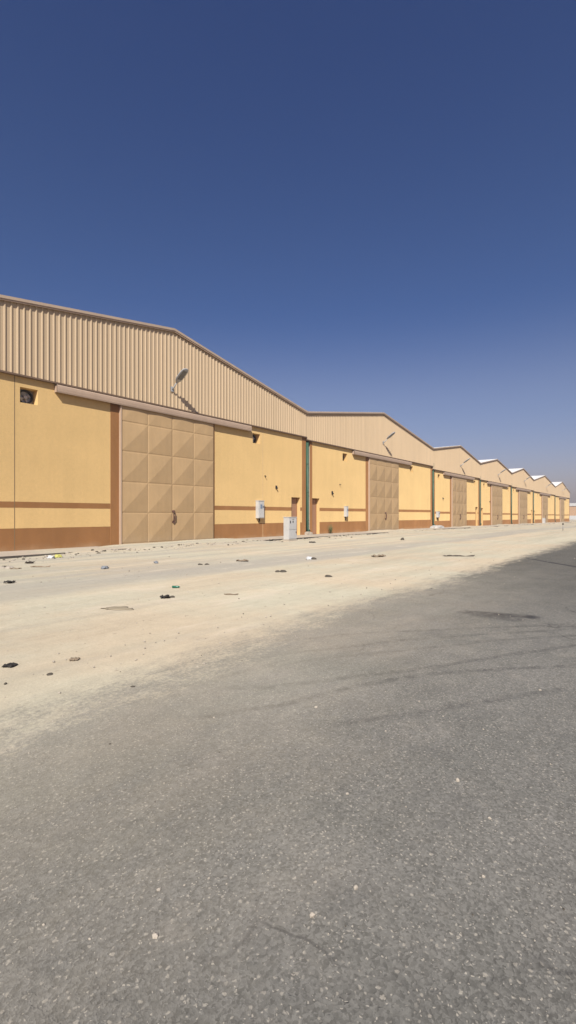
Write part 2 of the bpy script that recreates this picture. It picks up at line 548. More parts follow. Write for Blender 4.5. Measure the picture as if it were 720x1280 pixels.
def fan_mesh():
    bm = bmesh.new()
    w, h = FANW, FANH
    box(bm, 0.001, w - 0.001, 0.37, 0.398, 0.001, h - 0.001, 1)
    n = 28
    cx, cz, r0, r1 = w / 2, h / 2, 0.205, 0.245
    for k in range(n):
        a0, a1 = 2 * math.pi * k / n, 2 * math.pi * (k + 1) / n
        def P(r_, a, y): return (cx + r_ * math.cos(a), y, cz + r_ * math.sin(a))
        quad(bm, [P(r0, a0, 0.25), P(r1, a0, 0.25), P(r1, a1, 0.25), P(r0, a1, 0.25)], 0)
        quad(bm, [P(r0, a0, 0.25), P(r0, a1, 0.25), P(r0, a1, 0.369), P(r0, a0, 0.369)], 0)
        quad(bm, [P(r1, a0, 0.25), P(r1, a0, 0.369), P(r1, a1, 0.369), P(r1, a1, 0.25)], 0)
    me = mesh('exhaust_fan', bm)
    for m in (M['dark'], M['fan']): me.materials.append(m)
    bm = bmesh.new()
    for k in range(4):
        a = k * math.pi / 2 + 0.5
        pts = []
        for rr, da, y in ((0.05, -0.35, 0.30), (0.19, -0.38, 0.28), (0.19, 0.38, 0.34), (0.05, 0.35, 0.32)):
            pts.append((cx + rr * math.cos(a + da), y, cz + rr * math.sin(a + da)))
        f = quad(bm, pts)
        r_ = bmesh.ops.extrude_face_region(bm, geom=[f])
        bmesh.ops.translate(bm, vec=(0, 0.012, 0), verts=[v for v in r_['geom'] if isinstance(v, bmesh.types.BMVert)])
    tube(bm, [(cx, 0.26, cz), (cx, 0.36, cz)], 0.06, 14)
    mb = mesh('fan_blades', bm)
    mb.materials.append(M['fan'])
    return me, mb
FAN_ME, BLADE_ME = fan_mesh()

def wall_mesh(W, top, ops, left_end, right_end):
    """front wall from SLOT to W with recessed openings (x0,x1,z0,z1,depth)"""
    bm = bmesh.new()
    X = sorted({SLOT, W} | {v for o in ops for v in o[:2]})
    Zs = sorted({-0.6, top} | {v for o in ops for v in o[2:4]})
    for i in range(len(X) - 1):
        for j in range(len(Zs) - 1):
            cx, cz = (X[i] + X[i + 1]) / 2, (Zs[j] + Zs[j + 1]) / 2
            if any(o[0] < cx < o[1] and o[2] < cz < o[3] for o in ops): continue
            quad(bm, [(X[i], 0, Zs[j]), (X[i + 1], 0, Zs[j]), (X[i + 1], 0, Zs[j + 1]), (X[i], 0, Zs[j + 1])], 0)
    for x0, x1, z0, z1, d in ops:
        quad(bm, [(x0, 0, z0), (x0, 0, z1), (x0, d, z1), (x0, d, z0)], 1)
        quad(bm, [(x1, 0, z0), (x1, d, z0), (x1, d, z1), (x1, 0, z1)], 1)
        quad(bm, [(x0, 0, z1), (x1, 0, z1), (x1, d, z1), (x0, d, z1)], 1)
        quad(bm, [(x0, 0, z0), (x0, d, z0), (x1, d, z0), (x1, 0, z0)], 1)
        quad(bm, [(x0, d, z0), (x0, d, z1), (x1, d, z1), (x1, d, z0)], 1)
    # returns of the slot that holds the rain pipe
    quad(bm, [(SLOT, 0, -0.6), (SLOT, 0, top), (SLOT, 0.5, top), (SLOT, 0.5, -0.6)], 2)
    quad(bm, [(0, 0.5, -0.6), (SLOT, 0.5, -0.6), (SLOT, 0.5, top), (0, 0.5, top)], 2)
    quad(bm, [(W, 0, -0.6), (W, 0.5, -0.6), (W, 0.5, top), (W, 0, top)], 2)
    if True:
        quad(bm, [(0, 0.5, -0.6), (0, 0.5, top), (0, DEPTH, top), (0, DEPTH, -0.6)], 0)
    if right_end:
        quad(bm, [(W, 0.5, -0.6), (W, DEPTH, -0.6), (W, DEPTH, top), (W, 0.5, top)], 0)
    quad(bm, [(0, DEPTH, -0.6), (0, DEPTH, top), (W, DEPTH, top), (W, DEPTH, -0.6)], 0)
    bmesh.ops.remove_doubles(bm, verts=bm.verts, dist=1e-5)
    return mesh('wall', bm)

def cladding_mesh(W, zb, roofz):
    bm = bmesh.new()
    pitch = 0.2
    xs_ = []
    x = 0.0
    while x < W:
        for dx, y in ((0.0, -0.070), (0.108, -0.070), (0.140, -0.106), (0.164, -0.106), (0.186, -0.070)):
            if x + dx < W: xs_.append((x + dx, y))
        x += pitch
    xs_.append((W, -0.070))
    prev = None
    for x, y in xs_:
        a = bm.verts.new((x, y, zb))
        b = bm.verts.new((x, y, roofz(x) - 0.03))
        if prev:
            bm.faces.new([prev[0], a, b, prev[1]])
        prev = (a, b)
    # inner face so the sheet has a back
    ax = APEXLOC
    pts = [(0, -0.03, zb), (W, -0.03, zb), (W, -0.03, roofz(W) - 0.05), (ax, -0.03, roofz(ax) - 0.05), (0, -0.03, roofz(0) - 0.05)]
    quad(bm, pts[::-1])
    return mesh('gable_cladding', bm)

def band_mesh(name, pts, y0, y1, h):
    """a box-section strip following pts [(x,z)] (top edge), height h"""
    bm = bmesh.new()
    rows = []
    for x, z in pts:
        rows.append([bm.verts.new(q) for q in ((x, y0, z - h), (x, y0, z), (x, y1, z), (x, y1, z - h))])
    for a, b in zip(rows, rows[1:]):
        for k in range(4):
            bm.faces.new([a[k], b[k], b[(k + 1) % 4], a[(k + 1) % 4]])
    bm.faces.new(rows[0][::-1]) if False else bm.faces.new(rows[0])
    bm.faces.new(rows[-1][::-1])
    bmesh.ops.recalc_face_normals(bm, faces=bm.faces)
    return mesh(name, bm)

def leaf_mesh(x0, x1, h):
    """door leaf: two columns of pressed pyramid panels between flat rails"""
    bm = bmesh.new()
    z = [0.10, 1.33, 2.56, 3.78, 4.96, h]
    xm = (x0 + x1) / 2
    y = -0.10
    m = 0.022
    box(bm, x0, x1, y + 0.02, -0.03, 0.02, h)
    def pane(a, b, c, d):
        a += m; b -= m; c += m; d -= m
        top = (c + 1.17) if d - c < 0.9 else d
        o = [bm.verts.new(p) for p in ((a, y, c), (b, y, c), (b, y, d), (a, y, d))]
        k_ = 0.016
        n_ = [bm.verts.new(p) for p in ((a + k_, y - 0.009, c + k_), (b - k_, y - 0.009, c + k_), (b - k_, y - 0.009, d - k_), (a + k_, y - 0.009, d - k_))]
        e = bm.verts.new(((a + b) / 2, y - (0.060 if d - c > 0.9 else 0.030), (c + top) / 2))
        for k in range(4):
            bm.faces.new([o[k], o[(k + 1) % 4], n_[(k + 1) % 4], n_[k]])
            bm.faces.new([n_[k], n_[(k + 1) % 4], e])
    for a, b in ((x0, xm), (xm, x1)):
        for c, d in zip(z, z[1:]):
            pane(a, b, c, d)
    # flat rails round the panes
    for a, b, c, d in [(x0, x1, 0.02, z[0] + m)] + [(x0, x1, q - m, q + m) for q in z[1:-1]] + [(x0, x1, z[-1] - m, z[-1])]:
        quad(bm, [(a, y, c), (b, y, c), (b, y, d), (a, y, d)])
    zz = [z[0]] + z[1:]
    for c, d in zip(zz, zz[1:]):
        for a, b in ((x0, x0 + m), (xm - m, xm + m), (x1 - m, x1)):
            quad(bm, [(a, y, c + m), (b, y, c + m), (b, y, d - m), (a, y, d - m)])
    return mesh('door_leaf', bm)

for i in range(7):
    x0, x1 = BAYS_V[i], BAYS_V[i + 1]
    W = x1 - x0
    base = BASE[i]
    E = EAVE[i] - base
    root = empty('warehouse', (x0, D, base))
    tag(root, LABELS[i], 'warehouse', 'row of gabled warehouses')
    ax = APX[i] - x0
    APEXLOC = ax
    zl, za, zr = VZ[i] - base, AZ[i] - base, VZ[i + 1] - base
    def roofz(x, zl=zl, za=za, zr=zr, ax=ax, W=W):
        return zl + (za - zl) * x / ax if x < ax else za + (zr - za) * (x - ax) / (W - ax)
    ops = []
    fz1 = E - 0.37
    for fx in FANS[i]:
        ops.append((fx - x0, fx - x0 + FANW, fz1 - FANH, fz1, 0.40))
    pdx = None
    if PD[i] == 'R':
        pdx = (W - 0.56 - 0.86, W - 0.56) if i != 0 else (T(364.3) - x0, T(375.2) - x0)
    elif PD[i] == 'L':
        pdx = (SLOT + 0.23, SLOT + 0.23 + 0.80)
    if pdx:
        ops.append((pdx[0], pdx[1], 0.03, 2.27, 0.30))
    link('wall', wall_mesh(W, E + 0.5, ops, i == 0, i == 6), [M['wall'], M['yellow'], M['conc']], root)
    # brown pilasters either side of the slot and beside the sliding door
    dx0, dx1 = DOOR_T[i][0] - x0, DOOR_T[i][1] - x0
    pil = [(SLOT - 0.003, SLOT + 0.215), (W - 0.37, W + 0.003), (dx0 - 0.42, dx0 - 0.01), (dx1 - 0.06, dx1 + 0.15)]
    for k, (a, b) in enumerate(pil):
        bm = bmesh.new()
        box(bm, a, b, -0.018, 0.02, -0.3, E + 0.02)
        link('pilaster', mesh('pilaster', bm), M['brown'], root)
    # gable sheet, roof, trims
    link('gable_cladding', cladding_mesh(W, E, roofz), M['clad'], root)
    bm = bmesh.new()
    yy0, yy1 = -0.16, DEPTH
    for a, b in ((0, ax), (ax, W)):
        n = max(2, int((b - a) / 0.33))
        prev = None
        for q in range(n + 1):
            for dx, dz in ((0, 0.0), (0.26, 0.0), (0.29, 0.03), (0.31, 0.03)):
                xx = a + (b - a) * (q + dx / 0.34) / n
                if xx > b + 1e-6: continue
                v0 = bm.verts.new((xx, yy0, roofz(xx) + dz))
                v1 = bm.verts.new((xx, yy1, roofz(xx) + dz))
                if prev: bm.faces.new([prev[0], v0, v1, prev[1]])
                prev = (v0, v1)
    link('roof', mesh('roof', bm), M['roof'], root)
    prof = [(0, zl), (ax, za), (W, zr)]
    link('verge_trim', band_mesh('verge_trim', [(x, z + 0.012) for x, z in prof], -0.19, -0.135, 0.095), M['trim'], root)
    link('verge_fascia', band_mesh('verge_fascia', [(x, z - 0.06) for x, z in prof], -0.165, -0.118, 0.075), M['hood'], root)
    link('eave_flashing', band_mesh('eave_flashing', [(0.002, E + 0.015), (W - 0.002, E + 0.015)], -0.135, 0.004, 0.055), M['flash'], root)
    # sliding door
    h = E - 0.12
    bm = bmesh.new()
    box(bm, dx0 - 0.055, dx0 - 0.004, -0.135, -0.02, 0.02, h, 1)
    dr = link('sliding_door', mesh('sliding_door', bm), [M['door'], M['post']], root)
    xm = (T(213.3) - x0) if i == 0 else (dx0 + dx1) / 2
    for a, b in ((dx0, xm - 0.008), (xm + 0.008, dx1)):
        link('door_leaf', leaf_mesh(a, b, h), M['door'], dr)
    bm = bmesh.new()
    hx = xm + 0.05
    for zc in (1.40, 0.94):
        tube(bm, [(hx, -0.10, zc), (hx, -0.17, zc)], 0.055, 12)
    tube(bm, [(hx - 0.045, -0.155, 1.40), (hx - 0.045, -0.19, 1.30), (hx - 0.045, -0.19, 1.04), (hx - 0.045, -0.155, 0.94)], 0.018, 8)
    tube(bm, [(hx + 0.05, -0.155, 1.40), (hx + 0.06, -0.19, 1.30), (hx + 0.06, -0.19, 1.04), (hx + 0.05, -0.155, 0.94)], 0.02, 8)
    link('door_handle', mesh('door_handle', bm), paint('rusty_handle', (0.16, 0.085, 0.06), 0.6, 0.2) if i == 0 else M['handle'], dr)
    if i == 0: M['handle'] = bpy.data.materials['rusty_handle']
    # hood over the door track
    ha, hb = [(T(68), T(311)), (T(440), T(512)), (T(553.6), T(591)), (T(608.5), T(633.7)), (T(644.4), T(662)), (T(674.2), T(687.2)), (T(698.6), T(707))][i]
    ha -= x0; hb -= x0
    bm = bmesh.new()
    sec = [(0.0, E - 0.07), (-0.15, E - 0.07), (-0.185, E - 0.085), (-0.205, E - 0.12), (-0.212, E - 0.20), (-0.208, E - 0.30), (-0.195, E - 0.35), (-0.17, E - 0.345), (-0.17, E - 0.12), (0.0, E - 0.10)]
    ra = [bm.verts.new((ha, y, z)) for y, z in sec]
    rb = [bm.verts.new((hb, y, z)) for y, z in sec]
    for k in range(len(sec)):
        bm.faces.new([ra[k], rb[k], rb[(k + 1) % len(sec)], ra[(k + 1) % len(sec)]])
    bm.faces.new(ra); bm.faces.new(rb[::-1])
    for xx in (ha, hb):                    # closed ends
        s = 1 if xx == ha else -1
        box(bm, min(xx, xx + s * 0.02), max(xx, xx + s * 0.02), -0.200, -0.004, E - 0.335, E - 0.075)
    bmesh.ops.recalc_face_normals(bm, faces=bm.faces)
    link('track_hood', mesh('track_hood', bm), M['hood'], root)
    # fans
    for fx in FANS[i]:
        fo = link('exhaust_fan', FAN_ME, None, root)
        fo.location = (fx - x0, 0, fz1 - FANH)
        link('fan_blades', BLADE_ME, None, fo)
    # small door
    if pdx:
        bm = bmesh.new()
        a, b = pdx[0] + 0.01, pdx[1] - 0.01
        box(bm, a, b, 0.235, 0.262, 0.06, 2.255, 0)
        box(bm, a, a + 0.05, 0.222, 0.2345, 0.06, 2.255, 1)
        box(bm, b - 0.05, b, 0.222, 0.2345, 0.06, 2.255, 1)
        box(bm, a + 0.051, b - 0.051, 0.222, 0.2345, 2.20, 2.255, 1)
        pdo = link('personnel_door', mesh('personnel_door', bm), [M['pd'], M['brown']], root)
        bm = bmesh.new()
        tube(bm, [(a + 0.12, 0.234, 1.02), (a + 0.12, 0.19, 1.02)], 0.02, 8)
        tube(bm, [(a + 0.10, 0.195, 1.02), (a + 0.24, 0.195, 1.02)], 0.013, 8)
        link('door_handle', mesh('door_handle', bm), M['grey'], pdo)
    # rain pipe in the slot on the right end
    if i < 6:
        bm = bmesh.new()
        px_, py_ = W + 0.19, (0.02 if i == 0 else -0.02)
        tube(bm, [(px_, py_, E + 0.3), (px_, py_, 0.42), (px_, py_ - 0.04, 0.33), (px_, py_ - 0.16, 0.26)], 0.095, 14)
        for zc in (0.9, 2.6, 4.3):
            tube(bm, [(px_, py_, zc), (px_, py_, zc + 0.05)], 0.108, 14)
        box(bm, px_ - 0.03, px_ + 0.03, py_ + 0.085, 0.498, 2.61, 2.64)
        link('rain_pipe', mesh('rain_pipe', bm), M['green'], root)
    if i == 0:
        for xa, mt in ((T(18.2), 'joint'), (T(328.5), 'patch')):
            bm = bmesh.new()
            box(bm, xa - x0 - 0.011, xa - x0 + 0.011, -0.004, 0.004, 0.02, E - 0.04)
            link('expansion_joint', mesh('expansion_joint', bm), M[mt], root)
    # small wall holes / brackets seen on the plaster
    marks = {0: [(345, 609, 0.06, 0.09), (331, 595, 0.03, 0.03)], 1: [(415, 616, 0.07, 0.11), (424.5, 605.5, 0.03, 0.03)], 2: [(553.5, 623, 0.07, 0.08)], 3: [(612, 627, 0.07, 0.07)]}.get(i, [])
    for (mx, my, mw, mh) in marks:
        bm = bmesh.new()
        lx, lz = T(mx) - x0, Zf(mx, my) - base
        box(bm, lx - mw, lx + mw, -0.05, -0.001, lz - mh, lz + mh, 0, 0.012)
        box(bm, lx - mw * 0.4, lx + mw * 0.4, -0.12, -0.05, lz - mh * 0.9, lz - mh * 0.2, 0)
        link('wall_bracket', mesh('wall_bracket', bm), M['dark'], root)

# ------------------------------------------------------------------ lamps on the gables
def lamp_meshes():
    bm = bmesh.new()
    box(bm, -0.07, 0.07, -0.03, 0.0, -0.11, 0.11, 0, 0.008)
    tube(bm, [(0, -0.02, 0), (0, -0.10, 0.03), (0, -0.36, 0.27)], [0.035, 0.032, 0.028], 12)
    arm = mesh('lamp_arm', bm); arm.materials.append(M['lampgrey'])
    # head: flat tapered housing along an axis rising away from the wall
    ax = Vector((0, -0.70, 0.50)).normalized()
    up = Vector((0, 0.50, 0.70)).normalized()
    st = Vector((0, -0.32, 0.235))
    bm = bmesh.new()
    prof = [(0.0, 0.05, 0.045), (0.06, 0.10, 0.075), (0.22, 0.18, 0.085), (0.55, 0.185, 0.07), (0.74, 0.15, 0.05), (0.80, 0.06, 0.03)]
    rings = []
    for l, wd, th in prof:
        c = st + ax * l
        rr = []
        for k in range(12):
            a = 2 * math.pi * k / 12
            u, v = math.cos(a), math.sin(a)
            u = math.copysign(abs(u) ** 0.6, u); v = math.copysign(abs(v) ** 0.7, v)
            off = v * th * (1.0 if v > 0 else 0.35)
            rr.append(bm.verts.new(c + Vector((1, 0, 0)) * (u * wd) + up * off))
        rings.append(rr)
    for a, b in zip(rings, rings[1:]):
        for k in range(12):
            f = bm.faces.new([a[k], a[(k + 1) % 12], b[(k + 1) % 12], b[k]]); f.smooth = True
    bm.faces.new(rings[0][::-1]); bm.faces.new(rings[-1])
    bmesh.ops.recalc_face_normals(bm, faces=bm.faces)
    head = mesh('lamp_head', bm); head.materials.append(M['lampgrey'])
    bm = bmesh.new()
    pr = []
    for sgn in (-1, 1):
        pass
    c0, c1 = st + ax * 0.20 - up * 0.036, st + ax * 0.68 - up * 0.03
    xv = Vector((1, 0, 0))
    lo = [c0 - xv * 0.11, c0 + xv * 0.11, c1 + xv * 0.10, c1 - xv * 0.10]
    f = quad(bm, [tuple(p) for p in lo])
    r_ = bmesh.ops.extrude_face_region(bm, geom=[f])
    bmesh.ops.translate(bm, vec=tuple(up * 0.03), verts=[v for v in r_['geom'] if isinstance(v, bmesh.types.BMVert)])
    bmesh.ops.recalc_face_normals(bm, faces=bm.faces)
    lens = mesh('lamp_lens', bm); lens.materials.append(M['lens'])
    return arm, head, lens
LA, LH, LL = lamp_meshes()
LAMPS = [(213.2, 487), (477.5, 553.5), (574.7, 582), (621.5, 593.7), (654.3, 601.3), (681.8, 609), (702.4, 613.5)]
LAMPL = [
    'grey floodlight on short arm on the nearest gable, above the largest sliding door',
    'grey floodlight on the second gable, its dark slanting shadow below on the sheeting',
    'small grey floodlight on the third gable of the row',
    'small grey floodlight on the fourth gable of the row',
    'tiny floodlight on the fifth gable of the row',
    'tiny floodlight on the sixth gable, second to last of the row',
    'tiny floodlight on the last, farthest gable of the row',
]
for (x, y), lb in zip(LAMPS, LAMPL):
    e = empty('wall_floodlight', (T(x), D - 0.10, Zf(x, y)))
    tag(e, lb, 'floodlight', 'floodlights on the gables')
    link('lamp_arm', LA, None, e)
    hd = link('lamp_head', LH, None, e)
    link('lamp_lens', LL, None, hd)

# ------------------------------------------------------------------ meter boxes on the walls
def meter(x, z0, z1, wd, dp, label, window=True):
    e = empty('meter_box', (x, D, z0))
    tag(e, label, 'meter box', 'white meter boxes on the walls')
    h = z1 - z0
    bm = bmesh.new()
    box(bm, 0, wd, -dp, -0.002, 0, h, 0, 0.012)
    box(bm, -0.015, wd + 0.015, -dp - 0.02, -0.002, h + 0.001, h + 0.03, 0)
    link('box_body', mesh('box_body', bm), M['white'], e)
    bm = bmesh.new()
    box(bm, 0.03, wd - 0.03, -dp - 0.014, -dp - 0.001, 0.04, h - 0.04, 0, 0.004)
    d = link('box_door', mesh('box_door', bm), M['white'], e)
    if window:
        bm = bmesh.new()
        box(bm, wd * 0.30, wd * 0.62, -dp - 0.02, -dp - 0.0145, h * 0.56, h * 0.80, 0)
        link('meter_window', mesh('meter_window', bm), M['glass'], d)
        bm = bmesh.new()
        box(bm, wd * 0.70, wd * 0.86, -dp - 0.018, -dp - 0.0145, h * 0.60, h * 0.72, 0)
        link('warning_plate', mesh('warning_plate', bm), paint('plate_ink', (0.12, 0.12, 0.14), 0.5, 0.1), d)
    bm = bmesh.new()
    tube(bm, [(wd / 2, -0.06, 0.0), (wd / 2, -0.06, -0.16), (wd / 2, -0.01, -0.22)], 0.035, 10)
    link('conduit', mesh('conduit', bm), M['dark'], e)
meter(T(319.5), 1.07, 1.98, 0.47, 0.20, 'white meter box with small window on the nearest warehouse wall')
meter(T(429.8), 1.12, 1.80, 0.26, 0.20, 'slim white meter box on the second warehouse wall, left of its sliding door')
meter(T(545.0), 1.0, 1.55, 0.40, 0.22, 'tiny white meter box on the third warehouse wall beside the green pipe')

# ------------------------------------------------------------------ free-standing electrical cabinets
def cabinet(pos, wd, dp, h, label, detail=True):
    e = empty('utility_cabinet', pos)
    tag(e, label, 'cabinet', 'white cabinets standing in front of the walls')
    bm = bmesh.new()
    box(bm, 0, wd, 0, dp, 0.10, h - 0.035, 0, 0.008)
    box(bm, -0.02, wd + 0.02, -0.02, dp + 0.02, h - 0.034, h, 0, 0.008)
    link('cabinet_body', mesh('cabinet_body', bm), M['white'], e)
    bm = bmesh.new()
    box(bm, -0.03, wd + 0.03, -0.03, dp + 0.03, -0.12, 0.098, 0, 0.01)
    link('plinth', mesh('plinth', bm), M['conc'], e)
    if detail:
        for z0, z1 in ((0.13, h * 0.47), (h * 0.49, h - 0.06)):
            bm = bmesh.new()
            box(bm, 0.025, wd - 0.025, -0.014, -0.001, z0, z1, 0, 0.004)
            d = link('cabinet_door', mesh('cabinet_door', bm), M['white'], e)
            bm = bmesh.new()
            if z0 > 0.3:
                box(bm, 0.07, 0.13, -0.022, -0.0145, z1 - 0.24, z1 - 0.12, 0)
                box(bm, wd * 0.45, wd * 0.55, -0.022, -0.0145, z1 - 0.22, z1 - 0.12, 0)
                box(bm, wd * 0.42, wd * 0.62, -0.022, -0.0145, z1 - 0.075, z1 - 0.035, 1)
                link('vent_slot', mesh('vent_slot', bm), [M['dark'], M['grey']], d)
            else:
                box(bm, wd - 0.09, wd - 0.06, -0.03, -0.0145, z1 - 0.16, z1 - 0.08, 0)
                link('latch', mesh('latch', bm), M['dark'], d)
c1 = G(361.0, 676.5)
cabinet((c1.x, c1.y, ramp_drop(c1.x) - 0.02), 0.62, 0.32, 1.17, 'white two-door electrical cabinet standing on sand by the first small door')
c2 = G(681, 655.8, -0.33)
cabinet((c2.x, c2.y, ramp_drop(c2.x)), 0.6, 0.35, 0.95, 'tiny white cabinet far away before the sixth warehouse door', False)

# ------------------------------------------------------------------ ground odds and ends
random.seed(7)
def ico_stone(r_, seed, squash=0.6):
    bm = bmesh.new()
    bmesh.ops.create_icosphere(bm, subdivisions=2, radius=r_)
    for v in bm.verts:
        n_ = noise.noise(v.co / r_ * 0.9 + Vector((seed, seed * 2.1, 0)))
        v.co *= 1 + 0.35 * n_
        v.co.z *= squash
    return mesh('stone', bm)
def crumple(lx, ly, hgt, seed, thick=0.006, ragged=0.25):
    """a crumpled sheet of rag, card or plastic lying on the ground"""
    bm = bmesh.new()
    lx *= 0.66; ly *= 0.72; hgt *= 0.75
    nx_, ny_ = 14, 9
    rot = Matrix.Rotation(seed * 1.7, 3, 'Z')
    grid = []
    for j in range(ny_ + 1):
        row = []
        for i_ in range(nx_ + 1):
            u, v = i_ / nx_ * 2 - 1, j / ny_ * 2 - 1
            k = 1 + ragged * noise.noise(Vector((u * 1.5, v * 1.5, seed)))
            rr = max(abs(u), abs(v))
            q = math.hypot(u, v)
            f_ = (rr / q if q > 1e-6 else 1) * 0.6 + 0.4
            z = hgt * (0.5 + 0.9 * noise.noise(Vector((u * 1.6, v * 1.3, seed + 9))) + 0.5 * noise.noise(Vector((u * 3.6, v * 3.6, seed + 3))))
            row.append(bm.verts.new((u * f_ * k * lx / 2, v * f_ * k * ly / 2, max(0.004, z))))
        grid.append(row)
    for j in range(ny_):
        for i_ in range(nx_):
            if random.random() < 0.06 and (i_ in (0, nx_ - 1) or j in (0, ny_ - 1)): continue
            bm.faces.new([grid[j][i_], grid[j][i_ + 1], grid[j + 1][i_ + 1], grid[j + 1][i_]])
    r_ = bmesh.ops.extrude_face_region(bm, geom=bm.faces[:])
    bmesh.ops.translate(bm, vec=(0, 0, thick), verts=[v for v in r_['geom'] if isinstance(v, bmesh.types.BMVert)])
    bmesh.ops.recalc_face_normals(bm, faces=bm.faces)
    return mesh('scrap', bm)
def bag(r_, seed):
    bm = bmesh.new()
    bmesh.ops.create_icosphere(bm, subdivisions=3, radius=r_)
    for v in bm.verts:
        d = v.co.normalized()
        n_ = noise.noise(d * 1.6 + Vector((seed, 0, 0))) * 0.5 + abs(noise.noise(d * 4.0 + Vector((0, seed, 0)))) * 0.35
        v.co *= 0.8 + n_
        v.co.z = v.co.z * 0.6 + r_ * 0.35
    return mesh('bag', bm)
def bottle(seed):
    bm = bmesh.new()
    tube(bm, [(-0.13, 0, 0.04), (-0.125, 0, 0.04), (0.05, 0, 0.04), (0.09, 0, 0.04), (0.12, 0, 0.04), (0.14, 0, 0.04)], [0.03, 0.04, 0.04, 0.032, 0.014, 0.014], 12)
    return mesh('bottle', bm)
LIT = {
    'black': paint('black_rubbish', (0.04, 0.034, 0.028), 0.7, 0.2, 6),
    'darkbrown': paint('dark_rag', (0.07, 0.055, 0.042), 0.9, 0.25, 6),
    'card': paint('cardboard', (0.27, 0.20, 0.13), 0.9, 0.2, 6),
    'tan': paint('tan_cardboard', (0.355, 0.29, 0.19), 0.9, 0.15, 6),
    'white': paint('white_plastic', (0.60, 0.59, 0.56), 0.5, 0.08, 6),
    'yellow': paint('yellow_plastic', (0.52, 0.49, 0.13), 0.5, 0.1, 6),
    'blue': paint('blue_grey_plastic', (0.22, 0.23, 0.24), 0.5, 0.15, 6),
    'green': paint('green_glass', (0.03, 0.15, 0.09), 0.2, 0.15, 6, spec=0.5),
    'stone': paint('dark_stone', (0.09, 0.075, 0.055), 0.9, 0.25, 8),
    'pale': paint('pale_stone', (0.42, 0.36, 0.28), 0.9, 0.2, 8),
}
def put(name, me, mat, x, y, label, cat, rz=0.0, dz=0.0, group=None):
    p = G(x, y)
    for _ in range(4):
        z = gh(p.x, p.y)
        p = G(x, y, z)
    z = gh(p.x, p.y)
    if p.y > APRON_Y: z = max(z, 0.055 + ramp_drop(p.x))
    o = link(name, me, LIT[mat], smooth=name != 'stone')
    o.location = (p.x, p.y, z + dz)
    o.rotation_euler = (0, 0, rz)
    return tag(o, label, cat, group)
AL = TH - R(90)      # lies across the view
put('torn_plastic', crumple(0.15, 0.12, 0.022, 1.0), 'black', 12, 833, 'torn black plastic rag on sand nearest the left edge', 'litter', AL)
put('cardboard_scrap', crumple(0.12, 0.10, 0.016, 2.0), 'card', 93, 825, 'small brown cardboard scrap on sand, right of the torn black plastic', 'litter', AL + 0.2)
put('rag', crumple(0.26, 0.22, 0.06, 3.0), 'black', 12, 729, 'black rag on the grey sand, left of the picture near the kerb', 'litter', AL)
put('rag', crumple(0.22, 0.2, 0.06, 4.0), 'black', 206, 747.5, 'black rag on sand just below the green bottle', 'litter', AL)
put('stone', ico_stone(0.045, 5), 'stone', 215, 746.5, 'dark stone touching the right end of the black rag', 'stone')
put('bottle', bottle(1), 'green', 220, 735, 'green bottle lying on the sand', 'bottle', AL).scale = (0.5, 0.5, 0.5)
put('plastic_bag', bag(0.085, 2.0), 'blue', 131, 711, 'crumpled blue-grey bag in front of the nearest sliding door, left of its seam', 'bag')
put('plastic_bag', bag(0.065, 3.0), 'blue', 195, 704, 'smaller blue-grey bag in front of the nearest sliding door, right of the other', 'bag')
put('plastic_bag', bag(0.11, 4.0), 'white', 63.5, 697.0, 'crumpled white bag at the kerb beside the yellow bag', 'bag', dz=-0.02)
put('plastic_bag', bag(0.12, 5.0), 'yellow', 72.5, 696.5, 'bright yellow bag lying at the kerb', 'bag', dz=-0.02)
put('rag', crumple(0.34, 0.25, 0.07, 6.0), 'darkbrown', 37, 704.5, 'dark brown rag on sand below the white bag', 'litter', AL)
put('stone', ico_stone(0.10, 7), 'stone', 6, 710, 'dark stone between two pale stones at the left edge', 'stone')
put('stone', ico_stone(0.09, 8), 'pale', 2, 710.5, 'pale stone at the far left edge beside the dark stone', 'stone')
put('stone', ico_stone(0.10, 9), 'pale', 11.5, 710.5, 'pale stone right of the dark stone at the left edge', 'stone')
put('stick', crumple(0.75, 0.06, 0.04, 0.0), 'card', 52, 709, 'long brown stick lying on the sand below the kerb', 'stick', AL)
put('stick', crumple(0.40, 0.06, 0.04, 0.4), 'card', 20, 711.5, 'short brown stick right of the pale stones', 'stick', AL)
put('stone', ico_stone(0.065, 10), 'stone', 250, 706, 'dark stone left in the pair before the right end of the nearest sliding door', 'stone')
put('stone', ico_stone(0.06, 11), 'stone', 258.5, 706, 'dark stone right in the pair before the right end of the nearest sliding door', 'stone')
put('stone', ico_stone(0.06, 12), 'stone', 347, 715, 'smaller dark stone of the pair below the white cabinet', 'stone')
put('stone', ico_stone(0.08, 13), 'stone', 354, 715, 'larger dark stone of the pair below the white cabinet', 'stone')
put('rag', crumple(0.42, 0.3, 0.12, 14.0), 'black', 340, 676.5, 'black rag on the kerb left of the white cabinet', 'litter', AL)
put('plastic_bag', bag(0.095, 6.0), 'white', 386, 699.5, 'crumpled white bag on sand right of the white cabinet', 'bag')
put('stone', ico_stone(0.09, 15), 'stone', 391.5, 699, 'dark stone beside the white bag right of the cabinet', 'stone')
put('stone', ico_stone(0.075, 16), 'stone', 410.5, 721, 'lone dark stone on the pale sand right of the cabinet', 'stone')
put('rag', crumple(0.42, 0.3, 0.08, 17.0), 'darkbrown', 390.5, 678.5, 'dark rag at the kerb before the second small door', 'litter', AL)
put('stone', ico_stone(0.10, 18, 1.1), 'stone', 503, 675, 'dark upright stone before the right part of the second sliding door', 'stone')
put('cardboard_scrap', crumple(0.62, 0.22, 0.012, 19.0, 0.003, 0.7), 'tan', 146, 761, 'flat tan cardboard sheet half sunk in the sand', 'litter', AL)
